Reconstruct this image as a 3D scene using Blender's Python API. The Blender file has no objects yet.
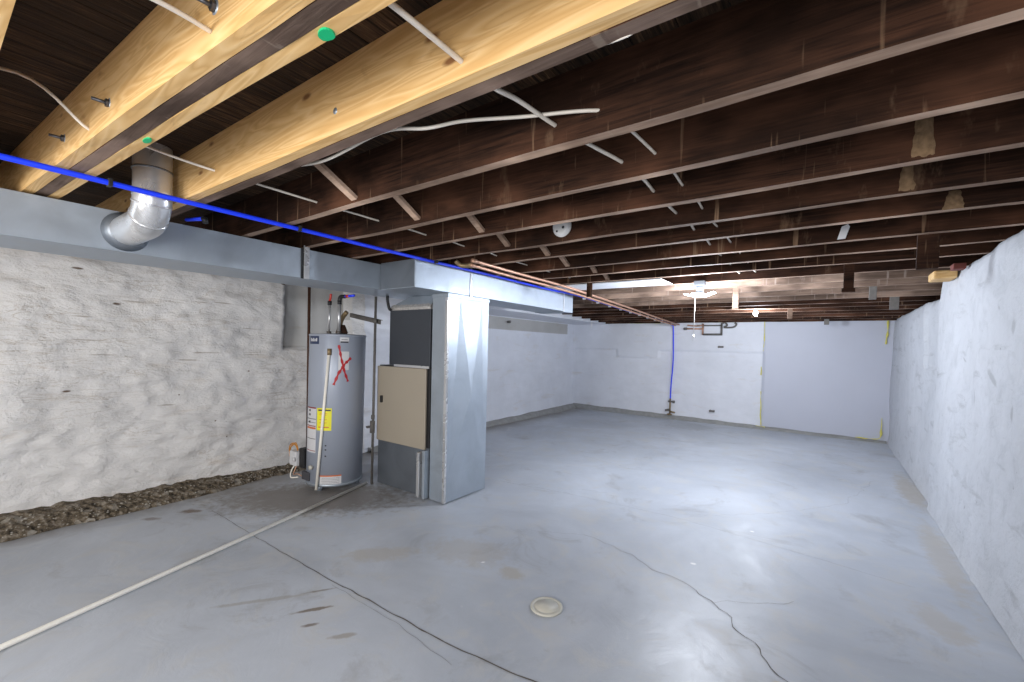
import bpy, bmesh, math, random
from mathutils import Vector, Matrix, noise
random.seed(7)
sc = bpy.context.scene
COL = sc.collection

# ---------------------------------------------------------------- camera
F, CX, CY = 434.0, 512.0, 357.9
yaw, pit, rol = math.radians(35.8), math.radians(-1.5), math.atan(.024)
fw0 = Vector((-math.sin(yaw), math.cos(yaw), 0))
fw = (fw0 * math.cos(pit) + Vector((0, 0, math.sin(pit)))).normalized()
rt = Vector((math.cos(yaw), math.sin(yaw), 0)); up = rt.cross(fw)
R = rt * math.cos(rol) + up * math.sin(rol); U = up * math.cos(rol) - rt * math.sin(rol)
cam = bpy.data.cameras.new('camera'); co = bpy.data.objects.new('camera', cam); COL.objects.link(co)
cam.sensor_fit = 'HORIZONTAL'; cam.sensor_width = 36; cam.lens = F / 1024 * 36
cam.shift_y = (CY - 341) / 1024; cam.clip_start = .02
M4 = Matrix((R, U, -fw)).transposed().to_4x4(); M4.translation = Vector((0, 0, 1.42)); co.matrix_world = M4
sc.camera = co
# ---------------------------------------------------------------- world, lamps, exposure
w = bpy.data.worlds.new('world'); sc.world = w; w.use_nodes = True
w.node_tree.nodes['Background'].inputs[0].default_value = (.6, .7, .9, 1)
w.node_tree.nodes['Background'].inputs[1].default_value = .3
sc.view_settings.view_transform = 'Standard'; sc.view_settings.look = 'None'
sc.view_settings.gamma = 1; sc.view_settings.use_curve_mapping = False
sc.view_settings.exposure = 0.6

def lamp(name, kind, loc, energy, color, size=.1, rot=None, size_y=None, spread=None):
    l = bpy.data.lights.new(name, kind); l.energy = energy; l.color = color
    if kind == 'POINT': l.shadow_soft_size = size
    else:
        l.size = size
        if size_y: l.shape = 'RECTANGLE'; l.size_y = size_y
        if spread: l.spread = math.radians(spread)
    o = bpy.data.objects.new(name, l); COL.objects.link(o); o.location = loc
    if rot: o.rotation_euler = rot
    return o
lamp('garage_lamp_light', 'POINT', (-1.04, 4.67, 1.915), 112, (.84, .90, 1.0), .11)
lamp('far_lamp_light', 'POINT', (-.85, 7.24, 1.90), 48, (.84, .90, 1.0), .09)
# unseen area fills added behind the camera to brighten the near end
lamp('fill_light', 'AREA', (-1.6, -2.6, 1.55), 92, (1, .97, .93), 1.6, (math.radians(93), 0, math.radians(8)), 1.0)
lamp('fill_light_low', 'AREA', (.1, -1.1, 1.25), 32, (.97, .98, 1.0), .9, (math.radians(90), 0, math.radians(58)), .6)

# ---------------------------------------------------------------- material helpers
class NT:
    def __init__(s, name, rough=.6, metal=0.0, spec=.5):
        m = bpy.data.materials.new(name); m.use_nodes = True; s.m = m; s.t = m.node_tree
        s.b = s.t.nodes['Principled BSDF']
        s.b.inputs['Roughness'].default_value = rough; s.b.inputs['Metallic'].default_value = metal
        s.b.inputs['Specular IOR Level'].default_value = spec
        s.pos = s.n('ShaderNodeNewGeometry').outputs['Position']
    def n(s, t, **k):
        o = s.t.nodes.new(t)
        for a, v in k.items(): setattr(o, a, v)
        return o
    def set(s, sock, v):
        if hasattr(v, 'is_output'): s.t.links.new(v, sock)
        elif isinstance(v, (tuple, list)) and len(v) == 3 and sock.type == 'RGBA': sock.default_value = (*v, 1)
        else: sock.default_value = v
    def map(s, scale, rot=(0, 0, 0), loc=(0, 0, 0), src=None):
        o = s.n('ShaderNodeMapping'); s.set(o.inputs[0], src or s.pos)
        o.inputs['Scale'].default_value = scale; o.inputs['Rotation'].default_value = rot; o.inputs['Location'].default_value = loc
        return o.outputs[0]
    def noise(s, scale=5, detail=4, vec=None, rough=.5, dist=0, col=False):
        o = s.n('ShaderNodeTexNoise'); s.set(o.inputs['Vector'], vec or s.pos)
        o.inputs['Scale'].default_value = scale; o.inputs['Detail'].default_value = detail
        o.inputs['Roughness'].default_value = rough; o.inputs['Distortion'].default_value = dist
        return o.outputs['Color' if col else 'Fac']
    def ramp(s, f, stops, interp='LINEAR'):
        o = s.n('ShaderNodeValToRGB'); s.set(o.inputs[0], f); cr = o.color_ramp; cr.interpolation = interp
        while len(cr.elements) < len(stops): cr.elements.new(.5)
        for e, (p, c) in zip(cr.elements, stops):
            e.position = p; e.color = (c, c, c, 1) if isinstance(c, (int, float)) else (*c, 1)
        return o.outputs[0]
    def mix(s, f, a, b, mode='MIX'):
        o = s.n('ShaderNodeMix', data_type='RGBA', blend_type=mode)
        s.set(o.inputs[0], f); s.set(o.inputs[6], a); s.set(o.inputs[7], b); return o.outputs[2]
    def math(s, op, a, b=0.0, c=None):
        o = s.n('ShaderNodeMath', operation=op); s.set(o.inputs[0], a); s.set(o.inputs[1], b)
        if c is not None: s.set(o.inputs[2], c)
        return o.outputs[0]
    def color(s, c): s.set(s.b.inputs['Base Color'], c)
    def rough(s, c): s.set(s.b.inputs['Roughness'], c)
    def bump(s, h, strength=.3, dist=.01):
        o = s.n('ShaderNodeBump'); o.inputs['Strength'].default_value = strength; o.inputs['Distance'].default_value = dist
        s.set(o.inputs['Height'], h); s.set(s.b.inputs['Normal'], o.outputs[0])
    def spot(s, x, y, rx, ry, rot=0, warp=.25, axes='XY'):
        """1 inside a noisy ellipse on the floor (XY) or a wall (YZ / XZ)"""
        sep = s.n('ShaderNodeSeparateXYZ'); s.set(sep.inputs[0], s.pos)
        a = sep.outputs[axes[0]]; b = sep.outputs[axes[1]]
        a = s.math('SUBTRACT', a, x); b = s.math('SUBTRACT', b, y); c, d = math.cos(rot), math.sin(rot)
        u = s.math('ADD', s.math('MULTIPLY', a, c / rx), s.math('MULTIPLY', b, d / rx))
        v = s.math('ADD', s.math('MULTIPLY', a, -d / ry), s.math('MULTIPLY', b, c / ry))
        r = s.math('SQRT', s.math('ADD', s.math('MULTIPLY', u, u), s.math('MULTIPLY', v, v)))
        r = s.math('ADD', r, s.math('MULTIPLY', s.math('SUBTRACT', s.noise(14, 5, rough=.65), .5), warp * 6))
        return s.ramp(r, [(.55, 1.0), (1.15, 0.0)])

def simple(name, c, rough=.5, metal=0, var=.12, scale=30):
    k = NT(name, rough, metal)
    k.color(k.mix(k.noise(scale, 3), tuple(x * (1 - var) for x in c), tuple(min(1, x * (1 + var)) for x in c)))
    return k.m

# dark old joist sides: fine grain along X, vertical plaster drips, pale smears
def dark_wood(name, a, b, drip, dripamt=.5):
    k = NT(name, .8, 0, .12)
    g = k.noise(6, 6, k.map((.6, 9, 14)), .6, .6)
    c = k.ramp(g, [(.3, a), (.7, b)])
    c = k.mix(k.ramp(k.noise(2.2, 3, k.map((1, 1, 1.6))), [(.45, 0.0), (.72, .8)]), c, tuple(min(1, x * 2.1) for x in b))
    c = k.mix(k.ramp(k.noise(1.5, 4, k.map((1, 1.7, 2.4), loc=(8, 2, 5)), .6), [(.46, 0.0), (.62, .7)]), c, tuple(x * .55 for x in a))
    d = k.ramp(k.noise(7, 3, k.map((3.2, 1, .18)), .6), [(.64, 0.0), (.72, dripamt)])
    c = k.mix(d, c, drip)
    d2 = k.ramp(k.noise(3, 5, k.map((2.2, 1.3, .8), loc=(5, 3, 1)), .7), [(.62, 0.0), (.78, dripamt * .8)])
    c = k.mix(d2, c, tuple(x * .8 for x in drip))
    k.color(c); k.bump(g, .35, .006); return k.m
M = {}
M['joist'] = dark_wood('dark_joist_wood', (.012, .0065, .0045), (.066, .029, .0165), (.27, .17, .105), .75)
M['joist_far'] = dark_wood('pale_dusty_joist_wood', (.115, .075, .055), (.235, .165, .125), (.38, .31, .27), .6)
M['joist_edge'] = dark_wood('pale_joist_edge', (.24, .155, .11), (.42, .30, .225), (.48, .38, .30), .4)  # paler wood for joist undersides and bridging struts
M['subfloor'] = None
k = NT('dark_subfloor_planks', .8, 0, .2)
g = k.noise(5, 7, k.map((16, 1.0, 1)), .65, .8)
c = k.ramp(g, [(.3, (.010, .006, .004)), (.55, (.07, .038, .020)), (.72, (.22, .13, .07))])
wv = k.n('ShaderNodeTexWave', wave_type='BANDS', bands_direction='X'); k.set(wv.inputs[0], k.pos); wv.inputs['Scale'].default_value = 3.7
c = k.mix(k.ramp(wv.outputs['Fac'], [(.0, .9), (.05, 0.0)]), c, (.004, .003, .002))
c = k.mix(k.ramp(k.noise(1.6, 5, k.map((2.5, .8, 1), loc=(4, 1, 0)), .6), [(.45, .65), (.6, 0.0)]), c, (.012, .008, .006))
k.color(c); k.bump(g, .5, .01); M['subfloor'] = k.m

def pine(name, tint=1.0):
    k = NT(name, .6, 0, .3)
    v = k.map((.35, 5, 5))
    g = k.noise(3.2, 2, v, .4, 1.2)
    rings = k.math('PINGPONG', k.math('MULTIPLY', g, 14.0), 1.0)
    c = k.ramp(rings, [(0, (.58 * tint, .345 * tint, .13 * tint)), (.7, (.70 * tint, .46 * tint, .205 * tint)), (1, (.73 * tint, .50 * tint, .245 * tint))])
    c = k.mix(k.ramp(k.noise(1.6, 4), [(.4, 0.0), (.8, .35)]), c, (.66 * tint, .42 * tint, .18 * tint))
    # knots and streaks
    vo = k.n('ShaderNodeTexVoronoi'); k.set(vo.inputs[0], k.map((2.1, 2.1, 5.5), loc=(.3, 0, .7))); vo.inputs['Scale'].default_value = 1.6
    c = k.mix(k.ramp(vo.outputs['Distance'], [(.055, .95), (.12, 0.0)]), c, (.20, .085, .03))
    st = k.ramp(k.noise(4, 4, k.map((.7, 4, 3), loc=(2, 2, 2)), .6, .8), [(.62, 0.0), (.72, .6)])
    c = k.mix(st, c, (.33, .16, .055))
    k.color(c); k.bump(rings, .08, .004); return k.m
M['pine'] = pine('new_pine_wood'); M['pine_pale'] = pine('pale_pine_wood', 1.05)

def galv(name, base, rough=.34, dark=.75):
    k = NT(name, rough, .62)
    n1 = k.noise(3.0, 4, None, .6, 1.0); n2 = k.noise(40, 2)
    c = k.mix(k.ramp(n1, [(.3, 0.0), (.75, 1.0)]), tuple(x * dark for x in base), base)
    c = k.mix(k.math('MULTIPLY', n2, .25), c, tuple(x * .8 for x in base))
    k.color(c); k.rough(k.ramp(n1, [(.3, rough - .08), (.8, rough + .14)])); k.bump(n1, .12, .01); return k.m
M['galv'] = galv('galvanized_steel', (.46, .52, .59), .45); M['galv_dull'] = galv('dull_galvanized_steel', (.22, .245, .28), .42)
M['galv_bright'] = galv('bright_galvanized_pipe', (.72, .73, .75), .28)

# white painted stone
def paint_wall(name, base, stain, samt, bstr=.5, bsc=9, strat=True):
    k = NT(name, .62, 0, .35)
    n = k.noise(2.2, 6, None, .6); c = k.mix(k.ramp(n, [(.35, 0.0), (.7, 1.0)]), tuple(x * .90 for x in base), base)
    s1 = k.ramp(k.noise(2.6, 6, k.map((1, .7, 3.2)), .65, .4), [(.58, 0.0), (.74, samt)])
    c = k.mix(s1, c, stain)
    s2 = k.ramp(k.noise(24, 4, None, .6), [(.70, 0.0), (.76, samt)])
    c = k.mix(s2, c, tuple(x * .35 for x in stain))
    h = k.math('ADD', k.noise(bsc, 7, k.map((1, 1, 2.0 if strat else 1.0)), .62, .5), k.math('MULTIPLY', k.noise(50, 4), .25))
    return k, c, h, bstr
k, c, h, b = paint_wall('white_painted_rubble_stone', (.80, .785, .775), (.52, .43, .33), .45)
h = k.math('ADD', h, k.math('MULTIPLY', k.noise(3.0, 7, k.map((1, .6, 1.5)), .62, 1.2), 2.0))
cr = k.ramp(k.noise(1.7, 8, k.map((1, .55, 4.6)), .62, 1.1), [(.482, 0.0), (.492, .85), (.502, .0)])
cr = k.math('MULTIPLY', cr, k.ramp(k.noise(1.3, 3, k.map((1, 1, 1), loc=(2, 7, 3))), [(.50, 0.0), (.62, .8)]))
c = k.mix(cr, c, (.42, .35, .28))
for a in [(.72, .98, .03, .010), (2.40, 2.05, .03, .02), (1.02, 1.70, .035, .012), (1.75, .62, .010, .008), (1.45, .90, .009, .007), (2.05, 1.1, .012, .008), (1.85, .45, .009, .007), (.78, 1.96, .04, .010)]:
    c = k.mix(k.spot(a[0], a[1], a[2], a[3], 0, .12, 'YZ'), c, (.16, .11, .08))
for a in [(0.80, 1.58, 0.080, 0.0064), (1.61, 1.29, 0.051, 0.0073), (0.84, 1.39, 0.130, 0.0059), (2.06, 1.54, 0.101, 0.0046), (1.63, 1.77, 0.092, 0.0070), (1.71, 1.29, 0.111, 0.0064), (0.93, 1.27, 0.119, 0.0059), (1.81, 1.78, 0.107, 0.0077), (1.13, 1.73, 0.086, 0.0077), (2.15, 0.58, 0.061, 0.0049), (2.33, 0.85, 0.100, 0.0052), (1.37, 0.81, 0.078, 0.0063), (1.53, 1.22, 0.105, 0.0077), (2.10, 1.29, 0.104, 0.0047), (2.11, 1.27, 0.122, 0.0063)]:
    c = k.mix(k.math('MULTIPLY', k.spot(a[0], a[1], a[2], a[3], -.03, .22, 'YZ'), .6), c, (.30, .24, .19))
k.color(c); k.bump(h, .75, .022); M['stone'] = k.m
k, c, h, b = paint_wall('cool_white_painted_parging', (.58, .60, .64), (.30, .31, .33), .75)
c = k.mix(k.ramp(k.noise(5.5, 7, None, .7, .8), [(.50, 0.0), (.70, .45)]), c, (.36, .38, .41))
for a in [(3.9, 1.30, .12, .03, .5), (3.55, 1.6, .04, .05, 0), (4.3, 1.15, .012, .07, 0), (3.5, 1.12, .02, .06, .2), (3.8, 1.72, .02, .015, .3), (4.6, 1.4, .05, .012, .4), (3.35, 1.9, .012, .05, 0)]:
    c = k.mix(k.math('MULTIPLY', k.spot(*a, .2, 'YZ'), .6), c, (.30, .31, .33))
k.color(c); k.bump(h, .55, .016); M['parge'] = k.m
k, c, h, b = paint_wall('pale_painted_far_wall', (.80, .82, .88), (.60, .53, .43), .35)
k.color(c); k.bump(h, .25, .012); M['farwall'] = k.m
k2_ = None
k, c, h, b = paint_wall('grey_bare_patch', (.50, .49, .47), (.42, .36, .30), .5)
k.color(c); k.bump(h, .25, .01); M['patch'] = k.m
M['smooth_panel'] = simple('smooth_painted_panel', (.52, .54, .62), .5, 0, .03, 3)

# grey painted slab
k = NT('grey_painted_concrete', .3, 0, .5)
n1 = k.noise(.9, 7, None, .62, .6); n2 = k.noise(3.4, 8, k.map((1, 1, 1), loc=(3, 1, 0)), .68, .8); n3 = k.noise(26, 4)
c = k.ramp(n1, [(.3, (.38, .41, .46)), (.7, (.54, .575, .635))])
c = k.mix(k.ramp(n2, [(.50, 0.0), (.68, .6)]), c, (.54, .53, .51))
c = k.mix(k.ramp(k.noise(2.0, 8, k.map((1, 1, 1), loc=(9, 4, 0)), .7, 1.0), [(.56, 0.0), (.70, .5)]), c, (.27, .265, .265))
c = k.mix(k.ramp(n3, [(.70, 0.0), (.78, .4)]), c, (.6, .61, .62))
sp = k.n('ShaderNodeSeparateXYZ'); k.set(sp.inputs[0], k.pos)
# bare, dirty strip along the stone wall and under the furnace corner
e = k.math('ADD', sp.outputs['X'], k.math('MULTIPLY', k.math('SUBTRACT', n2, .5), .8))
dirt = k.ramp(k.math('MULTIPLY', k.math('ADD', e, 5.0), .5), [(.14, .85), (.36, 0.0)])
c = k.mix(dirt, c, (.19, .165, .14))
for (x, y, rx, ry, ro, col, am) in [
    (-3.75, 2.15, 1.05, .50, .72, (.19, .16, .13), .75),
    (-2.16, 1.24, .12, .018, 1.0, (.17, .13, .09), .85), (-2.05, 1.17, .05, .016, 1.0, (.16, .12, .09), .8),
    (-2.30, 1.36, .09, .012, 1.0, (.2, .17, .13), .7), (-1.85, 1.22, .07, .022, .9, (.28, .24, .19), .6), (-2.45, 1.12, .3, .02, .95, (.30, .27, .23), .5),
    (-2.4, 1.85, .28, .12, .8, (.44, .40, .34), .5), (-1.95, 2.25, .35, .22, .3, (.40, .37, .33), .45),
    (-1.55, 2.2, .10, .08, 0, (.42, .39, .34), .7), (-3.3, 1.1, .16, .10, .6, (.40, .40, .40), .5),
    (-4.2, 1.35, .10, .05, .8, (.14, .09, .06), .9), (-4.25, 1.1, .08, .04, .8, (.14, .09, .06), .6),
    (.72, 4.3, .10, .9, 0, (.42, .38, .32), .55), (.78, 6.2, .13, .9, 0, (.40, .36, .30), .7), (.55, 3.2, .12, .25, .3, (.44, .40, .34), .5),
    (-0.670, 3.057, .022, .016, .4, (.8, .8, .8), 1.0), (-0.423, 3.905, .02, .014, 0, (.8, .8, .8), .9), (-1.776, 2.192, .02, .012, 1, (.8, .8, .8), .9), (-.10, 2.17, .06, .03, .4, (.55, .42, .26), .8), (-2.0, 8.6, .5, .5, 0, (.22, .23, .24), .5)]:
    c = k.mix(k.math('MULTIPLY', k.spot(x, y, rx, ry, ro), am), c, col)
k.color(c)
k.rough(k.ramp(n2, [(.3, .32), (.7, .52)]))
k.bump(k.math('ADD', n2, k.math('MULTIPLY', n1, .6)), .22, .02); M['floor'] = k.m
M['crack'] = simple('crack_dirt', (.13, .115, .10), .9)
M['crack_soft'] = simple('hairline_crack', (.22, .225, .235), .8)
k = NT('rubble_concrete', .9, 0, .3)
n = k.noise(19, 6, None, .75); v = k.n('ShaderNodeTexVoronoi'); k.set(v.inputs[0], k.pos); v.inputs['Scale'].default_value = 26
c = k.ramp(n, [(.36, (.03, .025, .02)), (.50, (.16, .125, .085)), (.66, (.34, .30, .25))])
c = k.mix(k.ramp(v.outputs['Color'], [(.8, 0.0), (.9, .6)]), c, (.45, .42, .37))
k.color(c); k.bump(k.math('ADD', n, v.outputs['Distance']), 1.0, .02); M['rubble'] = k.m
M['curb'] = simple('damp_concrete_curb', (.30, .30, .29), .7, 0, .3, 12)
M['pebble'] = simple('pale_stone_chips', (.42, .39, .34), .85, 0, .4, 50)

M['blue'] = simple('blue_pex', (.012, .05, .95), .35, 0, .05); M['black'] = simple('black_plastic', (.012, .012, .014), .5)
M['copper'] = simple('aged_copper', (.56, .32, .22), .45, .55, .25, 14)
M['brass'] = simple('tarnished_brass', (.30, .22, .12), .5, .6, .3)
M['white_plastic'] = simple('white_plastic', (.80, .80, .80), .4, 0, .02); M['cable'] = simple('cream_cable_sheath', (.72, .66, .58), .5, 0, .08)
M['pvc'] = simple('cream_pvc_pipe', (.90, .87, .79), .38, 0, .05); M['rust'] = simple('rusty_iron_pipe', (.085, .038, .022), .7, .3, .4)
M['iron'] = simple('grey_iron_pipe', (.15, .14, .13), .6, .4, .3)
M['tank'] = NT('grey_tank_enamel', .38, .15).m; M['tank'].node_tree.nodes['Principled BSDF'].inputs['Base Color'].default_value = (.34, .375, .45, 1)
M['tank_dark'] = simple('dark_tank_skirt', (.06, .06, .07), .6)
M['beige'] = simple('beige_furnace_enamel', (.36, .315, .25), .45, 0, .05, 3)
M['charcoal'] = simple('charcoal_coil_case', (.050, .056, .068), .5, .2, .1, 5)
M['foil'] = simple('foil_insulation', (.52, .50, .48), .5, .5, .5, 40)
M['red'] = simple('red_spray_paint', (.45, .015, .02), .5); M['red_pex'] = simple('red_pex', (.55, .03, .015), .4)
M['yellow'] = simple('yellow_label', (.80, .74, .02), .5, 0, .04); M['label'] = simple('white_label', (.62, .62, .64), .5, 0, .05)
M['orange'] = simple('orange_label_band', (.60, .15, .04), .5); M['ink'] = simple('label_ink', (.04, .04, .05), .6); M['maroon'] = simple('maroon_label_band', (.25, .03, .03), .6)
M['navy'] = simple('navy_logo_plate', (.02, .035, .09), .4); M['foam'] = simple('yellow_spray_foam', (.72, .66, .16), .8, 0, .2, 40)
M['wire_orange'] = simple('orange_wire', (.62, .25, .02), .5); M['green'] = simple('green_paint', (.0, .42, .16), .5)
M['drain'] = simple('cream_drain_cover', (.56, .54, .47), .5, 0, .1, 20); M['steelbolt'] = simple('dark_bolt_steel', (.10, .10, .11), .4, .8)
M['whitepanel'] = simple('white_painted_board', (.74, .76, .80), .55, 0, .04, 4)
M['grey_fix'] = simple('blue_grey_lamp_body', (.30, .33, .38), .5)
k = NT('led_panel', .4); k.b.inputs['Emission Color'].default_value = (.9, .95, 1, 1); k.b.inputs['Emission Strength'].default_value = 14
k.b.inputs['Base Color'].default_value = (.9, .9, .9, 1); M['led'] = k.m
M['brick'] = simple('red_brick', (.16, .04, .03), .8)

# ---------------------------------------------------------------- mesh helpers (all coordinates world, origin set to loc)
def obj(name, bm, mats, parent=None, smooth=False, loc=None):
    me = bpy.data.meshes.new(name)
    if loc is None:
        xs = [v.co for v in bm.verts]
        mn = Vector([min(v[i] for v in xs) for i in range(3)]); mx = Vector([max(v[i] for v in xs) for i in range(3)])
        loc = Vector(((mn.x + mx.x) / 2, (mn.y + mx.y) / 2, mn.z))
    loc = Vector(loc)
    bmesh.ops.translate(bm, verts=bm.verts, vec=-loc)
    bmesh.ops.recalc_face_normals(bm, faces=bm.faces)
    for f in bm.faces: f.smooth = smooth
    bm.to_mesh(me); bm.free()
    for m in (mats if isinstance(mats, list) else [mats]): me.materials.append(m)
    o = bpy.data.objects.new(name, me); COL.objects.link(o)
    if parent is not None:
        pw = Vector(parent.location)
        if parent.parent is not None: pw += Vector(parent.parent.location)
        o.parent = parent; o.location = loc - pw
    else: o.location = loc
    return o
def tag(o, label, cat, group=None, kind=None):
    if label: o['label'] = label
    if cat: o['category'] = cat
    if group: o['group'] = group
    if kind: o['kind'] = kind
    return o
def thing(name, loc, label, cat, group=None):
    o = bpy.data.objects.new(name, None); o.empty_display_size = .05; COL.objects.link(o); o.location = loc
    return tag(o, label, cat, group)
def struct(o): o['kind'] = 'structure'; return o

def add_box(bm, x0, x1, y0, y1, z0, z1, bev=0, mat=0):
    r = bmesh.ops.create_cube(bm, size=1)
    for v in r['verts']:
        v.co = Vector(((x0 + x1) / 2 + v.co.x * (x1 - x0), (y0 + y1) / 2 + v.co.y * (y1 - y0), (z0 + z1) / 2 + v.co.z * (z1 - z0)))
    fs = list({f for v in r['verts'] for f in v.link_faces})
    for f in fs: f.material_index = mat
    if bev:
        es = list({e for v in r['verts'] for e in v.link_edges})
        bmesh.ops.bevel(bm, geom=es, offset=bev, segments=2, affect='EDGES', profile=.5)
    return r['verts']
def box(*a, **k):
    bm = bmesh.new(); add_box(bm, *a, **k); return bm
def add_tube(bm, pts, r, seg=10, cap=True, mat=0):
    pts = [Vector(p) for p in pts]; rs = r if isinstance(r, (list, tuple)) else [r] * len(pts)
    rings = []; ref = None
    for i, p in enumerate(pts):
        d = (pts[min(i + 1, len(pts) - 1)] - pts[max(i - 1, 0)]).normalized()
        if ref is None: ref = Vector((0, 0, 1)) if abs(d.z) < .9 else Vector((1, 0, 0))
        a = d.cross(ref).normalized(); ref = a.cross(d).normalized()
        rings.append([bm.verts.new(p + (a * math.cos(t) + ref * math.sin(t)) * rs[i]) for t in [2 * math.pi * j / seg for j in range(seg)]])
    for A, B in zip(rings, rings[1:]):
        for j in range(seg):
            f = bm.faces.new((A[j], A[(j + 1) % seg], B[(j + 1) % seg], B[j])); f.material_index = mat
    if cap:
        for q in (rings[0], rings[-1]):
            f = bm.faces.new(q); f.material_index = mat
def tube(pts, r, seg=10, **k):
    bm = bmesh.new(); add_tube(bm, pts, r, seg, **k); return bm
def smooth_path(pts, n=6):
    P = [Vector(p) for p in pts]; out = []
    for i in range(len(P) - 1):
        p0, p1, p2, p3 = P[max(i - 1, 0)], P[i], P[i + 1], P[min(i + 2, len(P) - 1)]
        for j in range(n):
            t = j / n
            out.append(.5 * ((2 * p1) + (p2 - p0) * t + (2 * p0 - 5 * p1 + 4 * p2 - p3) * t * t + (3 * p1 - p0 - 3 * p2 + p3) * t ** 3))
    return out + [P[-1]]
def add_lathe(bm, c, prof, seg=48, mat=0):
    rings = []
    for r, z in prof:
        rings.append([bm.verts.new((c[0] + r * math.cos(2 * math.pi * j / seg), c[1] + r * math.sin(2 * math.pi * j / seg), c[2] + z)) for j in range(seg)])
    for A, B in zip(rings, rings[1:]):
        for j in range(seg): bm.faces.new((A[j], A[(j + 1) % seg], B[(j + 1) % seg], B[j])).material_index = mat
    bm.faces.new(rings[0]).material_index = mat; bm.faces.new(rings[-1]).material_index = mat
def oriented(bm, verts, origin, direction, up_=(0, 0, 1)):
    """rotate verts built round the world origin with +Z along direction, then move"""
    q = Vector(direction).to_track_quat('Z', 'Y').to_matrix()
    for v in verts: v.co = q @ v.co + Vector(origin)
def fn(p, s, o=3):
    return noise.fractal(Vector(p) * s, 1.0, 2.0, o)

# ================================================================ SETTING
YB = -3.4
# floor: slab + joint + cracks in one mesh (second and third material)
bm = bmesh.new()
nx, ny = 60, 130
X0, X1, Y0, Y1 = -5.1, 1.1, YB - .1, 9.5
g = [[bm.verts.new((X0 + (X1 - X0) * i / nx, Y0 + (Y1 - Y0) * j / ny, 0)) for j in range(ny + 1)] for i in range(nx + 1)]
for row in g:
    for v in row: v.co.z = .006 * fn((v.co.x, v.co.y, 0), .9) - .004
for i in range(nx):
    for j in range(ny): bm.faces.new((g[i][j], g[i + 1][j], g[i + 1][j + 1], g[i][j + 1]))
def zf(x, y): return .006 * fn((x, y, 0), .9) - .004
def crack(pts, w0, w1, mat, jit=.012, seed=0):
    P = []
    for i in range(len(pts) - 1):
        a, b = Vector(pts[i]), Vector(pts[i + 1]); n = max(2, int((b - a).length / .035))
        for j in range(n): P.append(a.lerp(b, j / n))
    P.append(Vector(pts[-1])); prev = None; N = len(P)
    for i, p in enumerate(P):
        d = (P[min(i + 1, N - 1)] - P[max(i - 1, 0)]).normalized(); nrm = Vector((-d.y, d.x))
        off = jit * noise.noise(Vector((p.x * 9 + seed, p.y * 9, 1))) * 1.6
        ww = .68 * (w0 + (w1 - w0) * i / N) * (.6 + .8 * abs(noise.noise(Vector((p.x * 20, p.y * 20, seed)))))
        c_ = p + nrm * off
        z = zf(c_.x, c_.y) + .0022
        cur = (bm.verts.new((c_.x + nrm.x * ww / 2, c_.y + nrm.y * ww / 2, z)), bm.verts.new((c_.x - nrm.x * ww / 2, c_.y - nrm.y * ww / 2, z)))
        if prev: bm.faces.new((prev[0], cur[0], cur[1], prev[1])).material_index = mat
        prev = cur
crack([(-4.1, 1.46), (-3.2, 1.455), (-2.3, 1.46)], .004, .009, 1, .004)
crack([(-2.3, 1.46), (-1.4, 1.49), (-.93, 1.545), (-.3, 1.60)], .009, .017, 1, .006)
crack([(-2.3, 1.435), (-1.7, 1.435), (-1.3, 1.40)], .003, .004, 2, .006)
crack([(-1.45, 3.0), (-1.15, 2.95), (-.85, 2.83), (-.56, 2.74), (-.40, 2.58), (-.30, 2.47), (-.2, 2.33), (-.09, 2.2), (-.02, 2.0)], .004, .009, 1, .03, 3)
crack([(-.47, 2.66), (-.30, 2.76), (-.10, 2.95)], .003, .005, 1, .02, 5)
crack([(-1.9, 2.75), (-1.45, 3.0)], .002, .003, 2, .02, 7)
crack([(-2.75, 3.65), (-2.07, 3.73), (-1.47, 3.77), (-.9, 3.8), (-.2, 3.72), (.5, 3.6)], .005, .004, 2, .008, 9)
crack([(-2.6, 5.2), (-1.8, 5.0), (-1.2, 5.05)], .003, .003, 2, .02, 11)
crack([(-.12, 2.16), (.1, 2.25), (.35, 2.45)], .004, .004, 1, .02, 13)
crack([(-.9, 3.9), (-.3, 4.5), (.2, 5.2), (.5, 6.4)], .003, .003, 2, .03, 15)
struct(obj('floor', bm, [M['floor'], M['crack'], M['crack_soft']], loc=(0, 0, 0)))

# left wall: displaced rubble, alcove (old window) cut back
ALC = (2.43, 3.25, 1.345, 2.075)
def wall_left_x(y, z):
    p = (y, z * 1.9, 0)
    d = .030 * fn((y * .9, z * 2.3, 3.1), 1.6, 4) + .020 * noise.ridged_multi_fractal(Vector((y * 2.2, z * 5.5, 1)), 1, 2, 4, 1, 2) + .014 * noise.noise(Vector((y * 7, z * 12, 4))) + .009 * noise.ridged_multi_fractal(Vector((y * 6 + z * 2, z * 13, 8)), 1, 2, 3, 1, 2)
    far = max(0, min(1, (y - 3.6) / .8)); d *= 1 - .72 * far
    return -4.87 + d - .012 + .05 * math.exp(-z / .1)
bm = bmesh.new(); ys = []; y = YB
while y < 9.42: ys.append(y); y += .028 if -.3 < y < 3.6 else .07
ys.append(9.42); zs = [2.14 * i / 84 for i in range(85)]
G = {}
for i, yy in enumerate(ys):
    for j, zz in enumerate(zs): 
        x = wall_left_x(yy, zz)
        if ALC[0] < yy < ALC[1] and ALC[2] < zz < ALC[3]: x = -4.99 + .004 * noise.noise(Vector((yy * 6, zz * 6, 0)))
        G[i, j] = bm.verts.new((x, yy, zz))
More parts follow.
